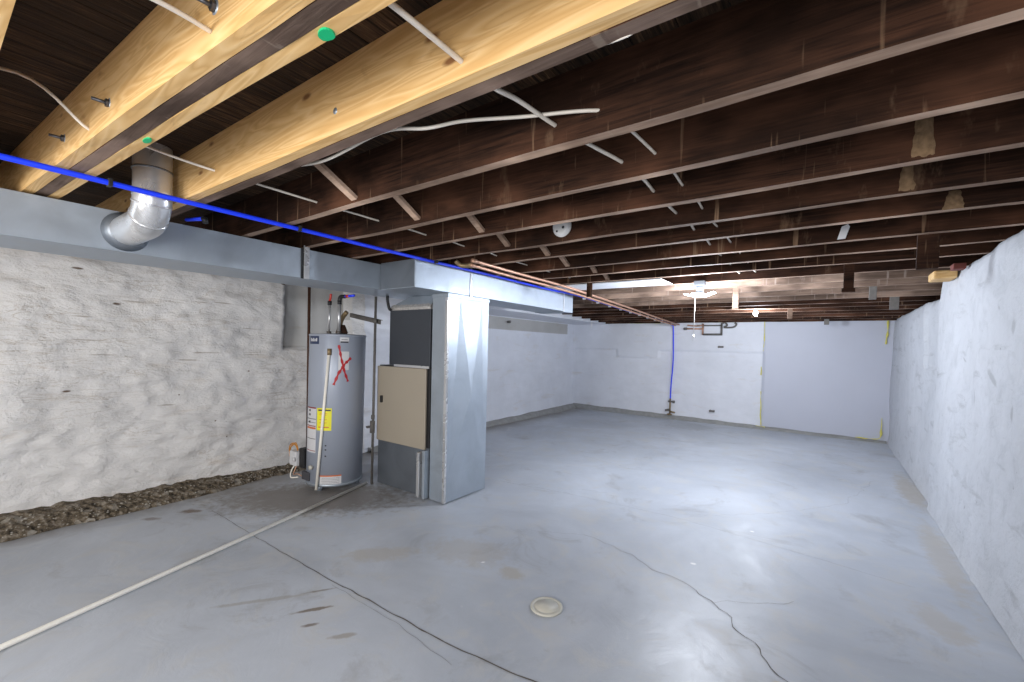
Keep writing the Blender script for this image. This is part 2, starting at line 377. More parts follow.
for i in range(len(ys) - 1):
    for j in range(84):
        f = bm.faces.new((G[i, j], G[i + 1, j], G[i + 1, j + 1], G[i, j + 1]))
        q = sum(v.co.x for v in f.verts) / 4
        c_ = f.calc_center_median()
        if ALC[0] - .02 < c_.y < ALC[1] + .02 and ALC[2] - .03 < c_.z < ALC[3] + .03 and q < -4.93: f.material_index = 1
        if c_.y > 3.45: f.material_index = 2
        if 5.2 < c_.y < 8.95 and 1.74 < c_.z < 1.97: f.material_index = 1
ext = bmesh.ops.create_cube(bm, size=1)
for v in ext['verts']: v.co = Vector((-5.12 + v.co.x * .2, (YB + 9.5) / 2 + v.co.y * (9.5 - YB), 1.06 + v.co.z * 2.12))
wl = struct(obj('wall_left', bm, [M['stone'], M['patch'], M['farwall']], smooth=True, loc=(-4.95, 0, 0)))

# far wall: rubble part with raised upper courses on the left, smooth panel on the right
def far_y(x, z):
    y = 9.30 + .012 * fn((x, z * 1.5, 7), 1.4) + .004 * noise.noise(Vector((x * 9, z * 9, 2)))
    lim = 1.42 if x < -3.80 else (1.25 if x < -2.84 else 1.415)
    if z > lim + .006 * noise.noise(Vector((x * 6, 0, 0))): y -= .035
    y -= .03 * math.exp(-z / .1)
    if x > -.93: y = 9.275
    return y
bm = bmesh.new(); NXf, NZf = 190, 100
G = {}
for i in range(NXf + 1):
    for j in range(NZf + 1):
        x = -4.95 + 5.9 * i / NXf; z = 2.16 * j / NZf; G[i, j] = bm.verts.new((x, far_y(x, z), z))
for i in range(NXf):
    for j in range(NZf):
        f = bm.faces.new((G[i, j], G[i + 1, j], G[i + 1, j + 1], G[i, j + 1])); f.material_index = 1 if f.calc_center_median().x > -.93 else 0
add_box(bm, -5.1, 1.1, 9.42, 9.6, 0, 2.3)
struct(obj('wall_far', bm, [M['farwall'], M['smooth_panel']], smooth=True, loc=(-2, 9.4, 0)))
bm = box(-4.95, -4.02, 4.86, 9.30, 1.975, 2.22, bev=.01)
struct(obj('trim_4', bm, M['farwall']))

# right wall
def right_x(y, z):
    d = .022 * fn((y * .8, z * .9, 11), 1.5, 4) + .004 * noise.noise(Vector((y * 10, z * 10, 5)))
    x = .83 - d - .02 * math.exp(-z / .12)
    if y > 5.52: x += .045
    if 5.52 < y < 6.4 and z > 1.28: x += .03
    return x
def right_top(y): return (2.112 + .02 * noise.noise(Vector((y * 3, 0, 0)))) if y < 5.5 else 2.0 + .01 * noise.noise(Vector((y * 4, 1, 0)))
bm = bmesh.new(); ys = []; y = YB
while y < 9.5: ys.append(y); y += .035 if 1.5 < y < 6.5 else .08
G = {}
for i, yy in enumerate(ys):
    for j in range(75):
        t = j / 72; z = right_top(yy) * min(t, 1); x = right_x(yy, z)
        if j >= 70: x += .004 * (j - 69) ** 1.3
        if j > 72: x = .95 if j == 73 else 1.15
        G[i, j] = bm.verts.new((x, yy, z))
for i in range(len(ys) - 1):
    for j in range(74): bm.faces.new((G[i, j], G[i + 1, j], G[i + 1, j + 1], G[i, j + 1]))
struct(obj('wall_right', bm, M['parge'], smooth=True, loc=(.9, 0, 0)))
struct(obj('wall_right_sill', box(1.16, 1.22, YB, 9.5, 0, 2.36), M['joist']))
struct(obj('wall_behind', box(-5.1, 1.2, YB - .1, YB, 0, 2.36), M['stone']))

# ceiling: plank subfloor, dropping a little towards the far end
def topz(y): return 2.352 if y < 4.8 else 2.352 - .135 * (y - 4.8) / 4.4
def botz(y): return 2.12 if y < 4.85 else 2.12 - .14 * (y - 4.85) / 4.3
bm = bmesh.new(); x = -5.1
while x < 1.15:
    x2 = min(x + .135, 1.2)
    for ya, yb in ((YB, 4.8), (4.8, 9.5)):
        vs = add_box(bm, x + .0015, x2 - .0015, ya, yb, 0, 1)
        for v in vs: v.co.z = topz(v.co.y) + (.024 if v.co.z > .5 else 0)
    x = x2
struct(obj('ceiling', bm, M['subfloor']))

# rubble ledge at the foot of the left wall (trim) and loose chips on it
bm = bmesh.new(); NY, NP = 190, 16; G = {}
for i in range(NY + 1):
    y = -1.6 + 4.55 * i / NY
    w_ = (.34 if y < 1.2 else .34 - .10 * (y - 1.2)) + .05 * fn((y, 0, 0), 2.2)
    hh = (.105 if y < .6 else .105 - .028 * (y - .6)) + .015 * fn((y, 5, 0), 3)
    if y > 2.6: w_ *= max(.15, 1 - (y - 2.6) * 2.2); hh *= max(.2, 1 - (y - 2.6) * 2)
    for j in range(NP + 1):
        t = j / NP; prof = 1 - t ** 2.4 if t > .0 else 1
        x = -4.89 + w_ * t * 1.08; z = hh * prof + .022 * fn((x, y, 3), 11, 3) * (1 if t < .95 else .2)
        G[i, j] = bm.verts.new((x + .012 * fn((x, y, 8), 9), y, z if t < .97 else -.004))
for i in range(NY):
    for j in range(NP): bm.faces.new((G[i, j], G[i + 1, j], G[i + 1, j + 1], G[i, j + 1]))
struct(obj('trim_1', bm, M['rubble'], smooth=False, loc=(-4.8, 1, 0)))
bm = bmesh.new()
for i in range(420):
    y = random.uniform(-.5, 2.7); t = random.betavariate(2, 1.5); x = -4.84 + .36 * t * (1 if y < 1.2 else 1 - .2 * (y - 1.2))
    z = max(.003, .10 * (1 - t ** 2.4) * (1 - .25 * max(0, y - .6))); s = random.uniform(.002, .007) * (1.8 if random.random() < .06 else 1)
    r = bmesh.ops.create_icosphere(bm, subdivisions=1, radius=s)
    for v in r['verts']: v.co = Vector((v.co.x * random.uniform(.7, 1.4), v.co.y * 1.2, v.co.z * .7)) + Vector((x, y, z))
tag(obj('stone_chips', bm, M['pebble'], loc=(-4.7, 1, 0)), 'loose pale stone chips and mortar crumbs along the foot of the left wall', 'rubble', kind='stuff')
# concrete curb along the far wall, low curb at the far left wall
bm = bmesh.new()
for (p0, p1, ax) in (((-4.85, .11), (.85, .03), 'x'), ((3.5, .05), (9.2, .10), 'y')):
    prev = None
    for i in range(121):
        t = i / 120; a = p0[0] + (p1[0] - p0[0]) * t; hgt = p0[1] + (p1[1] - p0[1]) * t + .012 * fn((a, 2, 0), 2.5)
        dep = .10 + .02 * fn((a, 9, 0), 1.7)
        pr = [(0, hgt), (dep * .6, hgt * .92), (dep, hgt * .4), (dep * 1.15, -.01)]
        cur = [bm.verts.new((a, 9.31 - d_, z_) if ax == 'x' else (-4.86 + d_, a, z_)) for d_, z_ in pr]
        if prev:
            for q in range(3): bm.faces.new((prev[q], cur[q], cur[q + 1], prev[q + 1]))
        prev = cur
struct(obj('trim_2', bm, M['curb'], smooth=True, loc=(-2, 9.2, 0)))
# spray foam beads sealing the far panel
bm = bmesh.new()
def foam(pts, r):
    P = smooth_path(pts, 10); P = [p + Vector((.010 * noise.noise(p * 8), 0, .01 * noise.noise(p * 9 + Vector((3, 3, 3))))) for p in P]
    add_tube(bm, P, [max(.003, r * (.7 + .9 * noise.noise(p * 12))) for p in P], 8)
foam([(-.93, 9.27, 2.0), (-.93, 9.275, 1.7), (-.94, 9.275, 1.45)], .012)
foam([(-.96, 9.28, 1.15), (-.96, 9.28, 1.0)], .014); foam([(-.95, 9.28, .7), (-.94, 9.28, .35), (-.93, 9.27, .12), (-.92, 9.24, .05)], .010)
foam([(-1.0, 9.23, .06), (-.86, 9.22, .05)], .02)
foam([(.80, 9.25, 2.0), (.80, 9.25, 1.75), (.79, 9.26, 1.6)], .018); foam([(.78, 9.25, .4), (.78, 9.24, .12), (.70, 9.22, .05), (.45, 9.22, .045)], .014)
foam([(-3.9, 9.26, 2.0), (-3.2, 9.26, 1.99), (-2.7, 9.26, 1.99)], .006)
struct(obj('trim_3', bm, M['foam'], smooth=True, loc=(-.9, 9.27, 0)))

# ================================================================ JOISTS
def board(x0, x1, y0, y1, side, edge, sag=0, wob=.006, dz=0, seed=0, top=None, skew=0):
    """timber along X with slightly wavering lower edge; slot 1 = bottom face"""
    bm = bmesh.new(); n = 48; prev = None
    zt = top if top is not None else topz((y0 + y1) / 2); zb = botz((y0 + y1) / 2) + dz
    for i in range(n + 1):
        t = i / n; x = x0 + (x1 - x0) * t; s_ = -sag * math.sin(math.pi * t)
        wv_ = wob * noise.noise(Vector((x * 1.3, seed * 3.1, 0))); wy = .004 * noise.noise(Vector((x * .8, seed, 5))) + skew * (x + 1.08)
        ch = .0025 * noise.noise(Vector((x * 14, seed, 2)))
        cur = [bm.verts.new(p) for p in ((x, y0 + wy, zb + s_ + wv_ + ch), (x, y1 + wy, zb + s_ + wv_ - ch), (x, y1 + skew * (x + 1.08), zt), (x, y0 + skew * (x + 1.08), zt))]
        if prev:
            for q in range(4):
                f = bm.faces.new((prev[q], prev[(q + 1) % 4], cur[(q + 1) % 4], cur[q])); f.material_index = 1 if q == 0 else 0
        else: bm.faces.new(cur)
        prev = cur
    bm.faces.new(prev); return bm
XL, XR = -4.97, 1.14
def sister(name, ys_, label, kinds, sk):
    t = thing(name, (-1.9, ys_[0][0], 2.12), label, 'ceiling beam', 'sistered pine and old wood beams')
    for (a, b), kd in zip(ys_, kinds):
        if kd == 'p': obj('pine_board', board(XL, XR, a, b, 0, 0, 0, .003, 0, a, None, sk), [M['pine'], M['pine_pale']], t)
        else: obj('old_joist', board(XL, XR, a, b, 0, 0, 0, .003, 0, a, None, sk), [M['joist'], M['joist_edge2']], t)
    return t
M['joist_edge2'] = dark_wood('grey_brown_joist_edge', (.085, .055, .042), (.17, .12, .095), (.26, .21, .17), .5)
sister('sistered_beam', [(.438, .478), (.480, .525), (.527, .565)], 'pale new pine beam with a dark old joist sandwiched between its boards, nearest the left', 'pdp', .055)
sister('sistered_beam', [(.845, .885), (.887, .932)], 'single pale pine board bolted to a dark old joist, running past the round duct', 'pd', .02)
tag(obj('pine_joist', board(XL, XR, .085, .135, 0, 0, 0, .003, 0, 2), [M['pine'], M['pine_pale']]), 'pale pine joist just showing in the upper left corner', 'ceiling joist')
for yy in (-.30, -.72, -1.14, -1.56, -1.98, -2.4, -2.82):
    pass
names = ['first', 'second', 'third', 'fourth', 'fifth', 'sixth', 'seventh', 'eighth', 'ninth', 'tenth', 'eleventh', 'twelfth', 'thirteenth', 'fourteenth', 'fifteenth', 'sixteenth', 'seventeenth', 'eighteenth']
near = [1.35, 1.755, 2.15, 2.545, 2.95, 3.415, 3.825, 4.25]
for i, y1 in enumerate(near):
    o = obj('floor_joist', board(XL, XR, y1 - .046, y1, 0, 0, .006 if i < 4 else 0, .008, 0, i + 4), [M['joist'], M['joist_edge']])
    tag(o, f'dark stained old floor joist with a paler lower edge, {names[i]} one beyond the pine beams', 'ceiling joist', 'old floor joists')
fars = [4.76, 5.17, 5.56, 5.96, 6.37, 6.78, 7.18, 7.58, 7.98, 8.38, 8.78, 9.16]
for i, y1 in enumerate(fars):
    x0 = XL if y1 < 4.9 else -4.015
    o = obj('dusty_joist', board(x0, XR, y1 - .046, y1, 0, 0, 0, .006, 0, i + 20), [M['joist'] if i == 0 or i > 4 else M['joist_far'], M['joist_edge']])  # farther sides use dark wood: shade from the joist in front put into colour
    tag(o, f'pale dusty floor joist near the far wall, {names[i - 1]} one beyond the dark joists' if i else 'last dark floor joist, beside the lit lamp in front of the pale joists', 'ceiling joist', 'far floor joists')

def smear(j, x0, x1, y, z0, z1, m='mud', parentobj=None):
    bm = bmesh.new(); n, mm = 14, 16; G = {}
    for a in range(n + 1):
        for b in range(mm + 1):
            u, v = a / n, b / mm; z = z0 + (z1 - z0) * v
            wdt = (x1 - x0) * (.55 + .45 * (1 - v)) ; xc = (x0 + x1) / 2
            edge = 1 + .25 * noise.noise(Vector((v * 5, (u > .5) * 9.0, y)))
            x = xc + (u - .5) * wdt * edge
            t = min(u, 1 - u, v + .05, 1 - v + .05) * 4
            th = .010 * min(1, t) * (.6 + .8 * abs(noise.noise(Vector((x * 40, z * 30, y)))))
            G[a, b] = bm.verts.new((x, y - th, z))
    for a in range(n):
        for b in range(mm): bm.faces.new((G[a, b], G[a + 1, b], G[a + 1, b + 1], G[a, b + 1]))
    o = obj('dried_mud', bm, M['mud'], j); o['label'] = 'pale crumbly dried mud'
M['mud'] = simple('dried_pale_mud', (.19, .12, .065), .95, 0, .6, 60)
JO = [o for o in COL.objects if o.name.startswith('floor_joist')]
JO.sort(key=lambda o: o.location.y)
smear(JO[2], .215, .295, 2.107, 2.123, 2.31); smear(JO[3], .225, .29, 2.501, 2.123, 2.25); smear(JO[4], .43, .51, 2.906, 2.123, 2.21)
# cross bridging between joists
bays = [(.932, 1.304, -1.93), (1.35, 1.709, -1.92), (1.755, 2.104, -1.77), (2.15, 2.499, -1.86), (2.545, 2.904, -1.77), (2.95, 3.369, -1.85), (3.415, 3.779, -1.78), (3.825, 4.204, -1.84)]
for i, (a, b, x) in enumerate(bays):
    for s_, dx in ((1, 0),):
        p0 = Vector((x + dx, b - .001, 2.138)); p1 = Vector((x + dx, a + .001, 2.335))
        if s_ < 0: p0.z, p1.z = p1.z, p0.z
        d = p1 - p0; bm = bmesh.new(); vs = add_box(bm, -.021, .021, -.009, .009, 0, d.length - .004)
        xa = Vector((1, 0, 0)); za = d.normalized(); ya = za.cross(xa)
        m_ = Matrix((xa, ya, za)).transposed()
        for v in vs: v.co = m_ @ v.co + p0
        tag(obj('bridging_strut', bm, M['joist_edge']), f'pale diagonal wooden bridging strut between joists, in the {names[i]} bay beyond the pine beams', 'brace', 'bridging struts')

# hanging boards, blocks and hangers
def hb(name, x0, x1, y0, y1, z0, z1, m, label, cat='block', top=None):
    bm = bmesh.new(); add_box(bm, x0, x1, y0, y1, z0, z1, bev=.003)
    tag(obj(name, bm, m), label, cat)
hb('hanging_board', .41, .505, 3.417, 3.442, 1.925, 2.33, M['joist'], 'wide dark board hanging down below the joists near the right wall')
bm = box(.095, .16, 4.252, 4.277, 1.93, 2.33, bev=.003); add_box(bm, .085, .17, 4.25, 4.28, 1.905, 1.935, bev=.002)
tag(obj('hanging_board', bm, M['joist']), 'narrow dark hanging board with a wider foot, left of the wide one', 'block')
hb('hanging_board', -2.102, -2.042, 4.252, 4.275, 1.972, 2.33, M['joist'], 'dark wooden hanger strap dropping to the copper pipes', 'hanger')
for (x, y, z0, z1, ww, m, l) in [(.36, 5.561, 1.97, 2.3, .06, M['iron'], 'grey metal joist hanger plate on the pale joists, right of the narrow dark board'),
        (.60, 6.371, 1.93, 2.25, .08, M['iron'], 'grey metal hanger plate on the pale joists nearest the right wall'),
        (-.42, 7.181, 1.90, 2.2, .06, M['joist_far'], 'small pale block under the far joists, left of the metal hangers'),
        (-.80, 5.171, 1.88, 2.25, .06, M['joist_far'], 'pale wooden hanger stub beside the lamp'),
        (.0, 8.781, 1.90, 2.2, .07, M['iron'], 'tiny grey block under the last joist before the far wall')]:
    hb('hanger_plate', x - ww / 2, x + ww / 2, y, y + .02, z0, z1, m, l, 'hanger')
bm = bmesh.new(); add_box(bm, -2.95, -1.33, 4.30, 4.70, 2.112, 2.122, bev=.001)
tag(obj('ceiling_board', bm, M['whitepanel']), 'thin white painted board fixed flat under the joists left of the lamp', 'board')
bm = bmesh.new(); add_box(bm, .69, .83, 4.86, 5.10, 2.05, 2.118, bev=.012)
tag(obj('sill_block', bm, M['pine']), 'raw yellow wood block on top of the right wall', 'block')
tag(obj('brick', box(.75, .82, 4.55, 4.65, 2.075, 2.118, bev=.004), M['brick']), 'broken red brick on top of the right wall above the yellow block', 'brick')
bm = bmesh.new(); pts = [(.035, 3.366, 2.13), (.075, 3.363, 2.13), (.095, 3.366, 2.20), (.085, 3.363, 2.215), (.055, 3.366, 2.205)]
fr = [bm.verts.new(p) for p in pts]; bk = [bm.verts.new((p[0], p[1] - .014, p[2])) for p in pts]
bm.faces.new(fr); bm.faces.new(bk)
for i in range(5): bm.faces.new((fr[i], fr[(i + 1) % 5], bk[(i + 1) % 5], bk[i]))
tag(obj('paint_scrap', bm, M['whitepanel']), 'small pale white scrap stuck on the side of a dark joist', 'scrap')

# ================================================================ DUCTS
def duct_box(bm, x0, x1, y0, y1, z0, z1): add_box(bm, x0, x1, y0, y1, z0, z1, bev=.003)
t = thing('trunk_duct', (-3.37, 0, 1.885), 'long rectangular galvanized trunk duct running in front of the left wall', 'duct')
bm = bmesh.new(); duct_box(bm, -3.62, -3.15, -3.3, 3.38, 1.888, 2.105); obj('duct_body', bm, M['galv'], t)
bm = bmesh.new(); add_box(bm, -3.152, -3.138, 1.705, 1.745, 1.885, 2.13, bev=.002); obj('joint_cleat', bm, M['galv_bright'], t)
bm = bmesh.new(); add_box(bm, -3.152, -3.146, 1.685, 1.705, 1.885, 2.105); obj('joint_seam', bm, M['black'], t)
t2 = thing('branch_duct', (-2.93, 3.7, 1.883), 'shorter galvanized duct box lying above the tall column and beside the trunk duct', 'duct')
bm = bmesh.new(); duct_box(bm, -3.145, -2.71, 2.39, 5.0, 1.883, 2.112)
obj('duct_body', bm, M['galv'], t2)
obj('dark_end_plate', box(-3.143, -2.714, 2.384, 2.389, 1.888, 2.108), M['galv_dull'], t2)  # dull plate added: the end face's dark reflections put into its colour
bm = bmesh.new(); duct_box(bm, -3.15, -2.702, 4.86, 5.08, 1.876, 2.118); obj('end_cap', bm, M['galv'], t2)
obj('seam_edge', box(-2.712, -2.703, 4.84, 4.858, 1.876, 2.118), M['galv_bright'], t2)
obj('hanger_strap', box(-2.709, -2.704, 3.06, 3.085, 1.87, 2.14), M['galv_bright'], t2)
# tall return column with cross-broken faces
t3 = thing('return_duct', (-2.805, 3.06, 0), 'tall narrow galvanized duct column standing on the floor beside the furnace', 'duct')
bm = bmesh.new(); x0, x1, y0, y1, z0, z1 = -2.90, -2.71, 2.775, 3.345, .004, 1.880
V = [bm.verts.new(p) for p in ((x0, y0, z0), (x1, y0, z0), (x1, y1, z0), (x0, y1, z0), (x0, y0, z1), (x1, y0, z1), (x1, y1, z1), (x0, y1, z1))]
bm.faces.new([V[i] for i in (0, 1, 2, 3)]); bm.faces.new([V[i] for i in (4, 5, 6, 7)]); bm.faces.new([V[i] for i in (0, 1, 5, 4)]); bm.faces.new([V[i] for i in (2, 3, 7, 6)]); bm.faces.new([V[i] for i in (3, 0, 4, 7)])
# cross-break on the face towards the room: flat margin, diagonals meeting at a raised middle
ins = [bm.verts.new((x1, y, z)) for y, z in ((y0 + .05, z0 + .25), (y1 - .04, z0 + .25), (y1 - .10, z1 - .02), (y0 + .16, z1 - .02))]
mid = bm.verts.new((x1 + .03, (y0 + y1) / 2 + .02, .95))
oc = [V[1], V[2], V[6], V[5]]
for i in range(4):
    bm.faces.new((oc[i], oc[(i + 1) % 4], ins[(i + 1) % 4], ins[i])); bm.faces.new((ins[i], ins[(i + 1) % 4], mid))
obj('duct_body', bm, M['galv'], t3)
bm = bmesh.new(); add_box(bm, -2.905, -2.703, 2.768, 3.352, 1.845, 1.874, bev=.002); obj('top_collar', bm, M['galv'], t3)
obj('corner_cleat', box(-2.735, -2.7045, 2.768, 2.79, .004, 1.84), M['galv_bright'], t3)
# round duct with elbow
t4 = thing('round_duct', (-2.66, .70, 1.95), 'round galvanized pipe dropping between the pine beams with an elbow into the trunk duct', 'duct')
cx, cy, rr = -2.70, .70, .077
bm = bmesh.new(); add_tube(bm, [(cx, cy, 2.10), (cx, cy, 2.355)], rr, 32, cap=False); obj('vertical_pipe', bm, M['galv_bright'], t4, True)
bm = bmesh.new(); pts = [(cx, cy, 2.11)]; 
for a in (0, 30, 30.01, 60, 60.01, 90):
    a = math.radians(a); pts.append((cx - .125 * (1 - math.cos(a)) * 1.1, cy, 2.10 - .105 * math.sin(a)))
P = []
for i in range(0, 91, 6):
    a = math.radians(round(i / 30) * 30 if 0 else i); P.append((cx - .13 * (1 - math.cos(a)), cy, 2.12 - .12 * math.sin(a)))
P.append((-3.10, cy, 2.0)); add_tube(bm, P, rr + .001, 32, cap=False); obj('elbow', bm, M['galv_bright'], t4, True)
for i in (20, 55):
    a = math.radians(i); p = Vector((cx - .13 * (1 - math.cos(a)), cy, 2.12 - .12 * math.sin(a))); d = Vector((-math.sin(a), 0, -math.cos(a)))
    obj('elbow_bead', tube([p - d * .004, p + d * .004], rr + .0045, 32), M['galv_bright'], t4, True)
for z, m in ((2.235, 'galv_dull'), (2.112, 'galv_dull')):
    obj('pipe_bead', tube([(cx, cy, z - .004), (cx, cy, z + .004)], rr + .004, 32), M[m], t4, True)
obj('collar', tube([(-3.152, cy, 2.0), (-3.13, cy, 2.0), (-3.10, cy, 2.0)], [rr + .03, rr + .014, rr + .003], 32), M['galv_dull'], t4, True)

# ================================================================ FURNACE
t = thing('furnace', (-3.3, 3.1, 0), 'tall narrow furnace with a beige door and charcoal upper case beside the duct column', 'furnace')
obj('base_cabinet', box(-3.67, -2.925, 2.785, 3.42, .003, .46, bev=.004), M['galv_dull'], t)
bm = bmesh.new()
for i in range(10): add_box(bm, -3.66, -2.94, 2.780, 2.786, .03 + i * .0, .031 + i * .0)
bm.free()
obj('cabinet_body', box(-3.665, -2.93, 2.79, 3.42, .462, 1.205, bev=.004), M['black'], t)
dr = obj('door', box(-3.67, -2.965, 2.765, 2.788, .445, 1.195, bev=.006), M['beige'], t)
obj('latch', box(-3.60, -3.575, 2.745, 2.766, .83, .90, bev=.004), M['black'], dr)
obj('coil_case', box(-3.50, -2.925, 2.775, 3.42, 1.215, 1.745, bev=.004), M['charcoal'], t)
obj('door_lip', box(-3.42, -2.93, 2.768, 2.776, 1.198, 1.22), M['galv_bright'], t)
bm = bmesh.new()   # plenum narrowing upward, with foil wrap edge
lo = [(-3.47, 2.79), (-2.93, 2.79), (-2.93, 3.40), (-3.47, 3.40)]; hi = [(-3.30, 2.85), (-2.93, 2.85), (-2.93, 3.38), (-3.30, 3.38)]
a = [bm.verts.new((*p, 1.79)) for p in lo]; b = [bm.verts.new((*p, 1.880)) for p in hi]; bm.faces.new(a); bm.faces.new(b)
for i in range(4): bm.faces.new((a[i], a[(i + 1) % 4], b[(i + 1) % 4], b[i]))
obj('plenum', bm, M['galv'], t)
bm = bmesh.new()
n = 24; pr_ = None
for i in range(n + 1):
    x = -3.49 + .56 * i / n; jz = .012 * noise.noise(Vector((x * 30, 0, 0)))
    cur = [bm.verts.new((x, 2.780, 1.745)), bm.verts.new((x, 2.772 + .006 * noise.noise(Vector((x * 40, 2, 0))), 1.77)), bm.verts.new((x, 2.79, 1.797 + jz)), bm.verts.new((x, 3.4, 1.797)), bm.verts.new((x, 3.4, 1.745))]
    if pr_:
        for q in range(5): bm.faces.new((pr_[q], pr_[(q + 1) % 5], cur[(q + 1) % 5], cur[q]))
    else: bm.faces.new(cur)
    pr_ = cur
bm.faces.new(pr_)
obj('foil_wrap', bm, M['foil'], t)
obj('filter_track', box(-3.00, -2.965, 2.70, 2.785, .02, .43, bev=.004), M['galv_bright'], t)
obj('filter_track', box(-2.945, -2.915, 2.72, 2.785, .01, .45, bev=.004), M['galv'], t)

# refrigerant stub, gas pipe beside the furnace
tag(obj('black_hose', tube(smooth_path([(-3.50, 2.74, 1.90), (-3.49, 2.735, 1.84), (-3.47, 2.74, 1.765), (-3.47, 2.76, 1.75)]), .014), M['black'], smooth=True), 'short black sleeve at the top left corner of the furnace', 'hose')
t = thing('gas_pipe', (-3.71, 2.71, 0), 'thin upright grey gas pipe at the left edge of the furnace', 'pipe')
obj('riser', tube([(-3.66, 2.71, .0), (-3.64, 2.71, 1.884)], .0125), M['iron'], t, True)
obj('gas_cock', tube([(-3.665, 2.71, .52), (-3.662, 2.71, .64)], .024), M['iron'], t, True)
obj('valve_handle', box(-3.70, -3.67, 2.66, 2.70, .57, .59, bev=.002), M['iron'], t)
obj('gas_cock', tube([(-3.658, 2.71, .66), (-3.657, 2.71, .70)], .018), M['iron'], t, True)
obj('coupling', tube([(-3.644, 2.71, 1.62), (-3.642, 2.71, 1.66)], .02), M['iron'], t, True)
bm = bmesh.new(); add_box(bm, -4.11, -3.60, 2.735, 2.745, 1.655, 1.70); add_box(bm, -4.11, -3.60, 2.735, 2.765, 1.695, 1.70)
for v in bm.verts: v.co.z += .035 - (v.co.x + 4.11) * .16
tag(obj('angle_bracket', bm, M['iron']), 'slotted grey angle iron reaching from the water pipes to the gas pipe', 'bracket')
tag(obj('rusty_pipe', tube([(-4.74, 2.635, .1), (-4.74, 2.635, 2.11)], .016), M['rust'], smooth=True), 'rusty brown upright pipe against the stone wall behind the water heater', 'pipe')

# ================================================================ WATER HEATER
HX, HY, HR = -3.95, 2.48, .26
lean = .035 / 1.5
def hp(az, z, r=0): a = math.radians(az); return Vector((HX + lean * z + (HR + r) * math.cos(a), HY + (HR + r) * math.sin(a), z))
t = thing('water_heater', (HX, HY, 0), 'grey cylindrical water heater with a red spray painted X and a yellow label', 'water heater')
bm = bmesh.new(); add_lathe(bm, (HX, HY, 0), [(HR - .02, .045), (HR, .05), (HR, 1.485), (HR - .004, 1.492), (HR - .02, 1.496), (.0 + .01, 1.508)], 96)
for v in bm.verts: v.co.x += lean * v.co.z
obj('tank', bm, M['tank'], t, True)
for f_ in (0,): pass
bm = bmesh.new(); add_lathe(bm, (HX, HY, 0), [(HR + .001, .05), (HR + .006, .052), (HR + .006, .075), (HR + .001, .077)], 96); obj('bottom_rim', bm, M['galv'], t, True)
bm = bmesh.new(); add_lathe(bm, (HX + lean * 1.5, HY, 0), [(HR + .001, 1.478), (HR + .004, 1.48), (HR + .004, 1.494), (HR - .01, 1.498)], 96); obj('top_rim', bm, M['tank'], t, True)
for az in (-70, 50, 170):
    p = hp(az, 0, -.05); obj('foot', tube([(p.x, p.y, .002), (p.x, p.y, .05)], .028, 12), M['galv'], t, True)
def patch(name, az0, az1, z0, z1, m, r=.0015, parent=None):
    bm = bmesh.new(); n = max(2, int(abs(az1 - az0) / 4)); cols = []
    for i in range(n + 1):
        az = az0 + (az1 - az0) * i / n
        cols.append([bm.verts.new(hp(az, z0, r)), bm.verts.new(hp(az, z1, r)), bm.verts.new(hp(az, z1, .0)), bm.verts.new(hp(az, z0, .0))])
    for A, B in zip(cols, cols[1:]):
        for q in range(4): bm.faces.new((A[q], A[(q + 1) % 4], B[(q + 1) % 4], B[q]))
    bm.faces.new(cols[0]); bm.faces.new(cols[-1])
    return obj(name, bm, m, parent or t)
def label(name, az0, az1, z0, z1, m, lab=None):
    o = patch(name, az0, az1, z0, z1, m)
    if lab: o['label'] = lab
    return o
lg = label('logo_plate', -103, -72, 1.40, 1.475, M['navy'], 'navy blue logo plate')
for k_ in range(5): patch('lettering', -98 + k_ * 4.6, -95 + k_ * 4.6, 1.425, 1.448 + .008 * (k_ % 2 == 0), M['label'], .0025, lg)
sl = label('rating_plate', -29, -11, 1.417, 1.468, M['label'], 'small white rating plate'); patch('print', -28, -12, 1.417, 1.43, M['ink'], .0025, sl); patch('print', -26, -14, 1.445, 1.449, M['ink'], .0025, sl)
wl_ = label('notice_label', -31, -10, 1.16, 1.335, M['label'], 'pale paper notice under the red X')
yl = label('energy_label', -72, -41, .588, .80, M['yellow'], 'yellow energy label')
patch('print_line', -69, -43, .773, .787, M['ink'], .0025, yl)
for z in (.75, .735, .69, .66): patch('print_line', -66, -50, z, z + .004, M['orange'], .0025, yl)
patch('print_line', -68, -46, .615, .625, M['orange'], .0025, yl)
il = label('instruction_label', -107, -74, .37, .80, M['label'], 'tall white instruction label with orange band')
for z, h_, m in ((.79, .012, 'maroon'), (.688, .006, 'ink'), (.62, .008, 'maroon'), (.595, .018, 'orange'), (.50, .005, 'ink'), (.385, .006, 'maroon'), (.655, .004, 'ink')): patch('band', -106, -75, z, z + h_, M[m], .0025, il)
for z in (.76, .72, .65): patch('pictogram', -98, -92, z, z + .02, M['ink'], .0025, il)
bl = label('warning_label', -62, -19, .055, .158, M['label'], 'white warning label with orange header'); patch('band', -62, -19, .15, .162, M['orange'], .0025, bl)
for z in (.135, .12, .105, .09, .075): patch('print_line', -58, -23, z, z + .002, M['ink'], .0025, bl)
for z in (.34, .40, .44): patch('vent_slot', -53, -50, z, z + .012, M['black'])
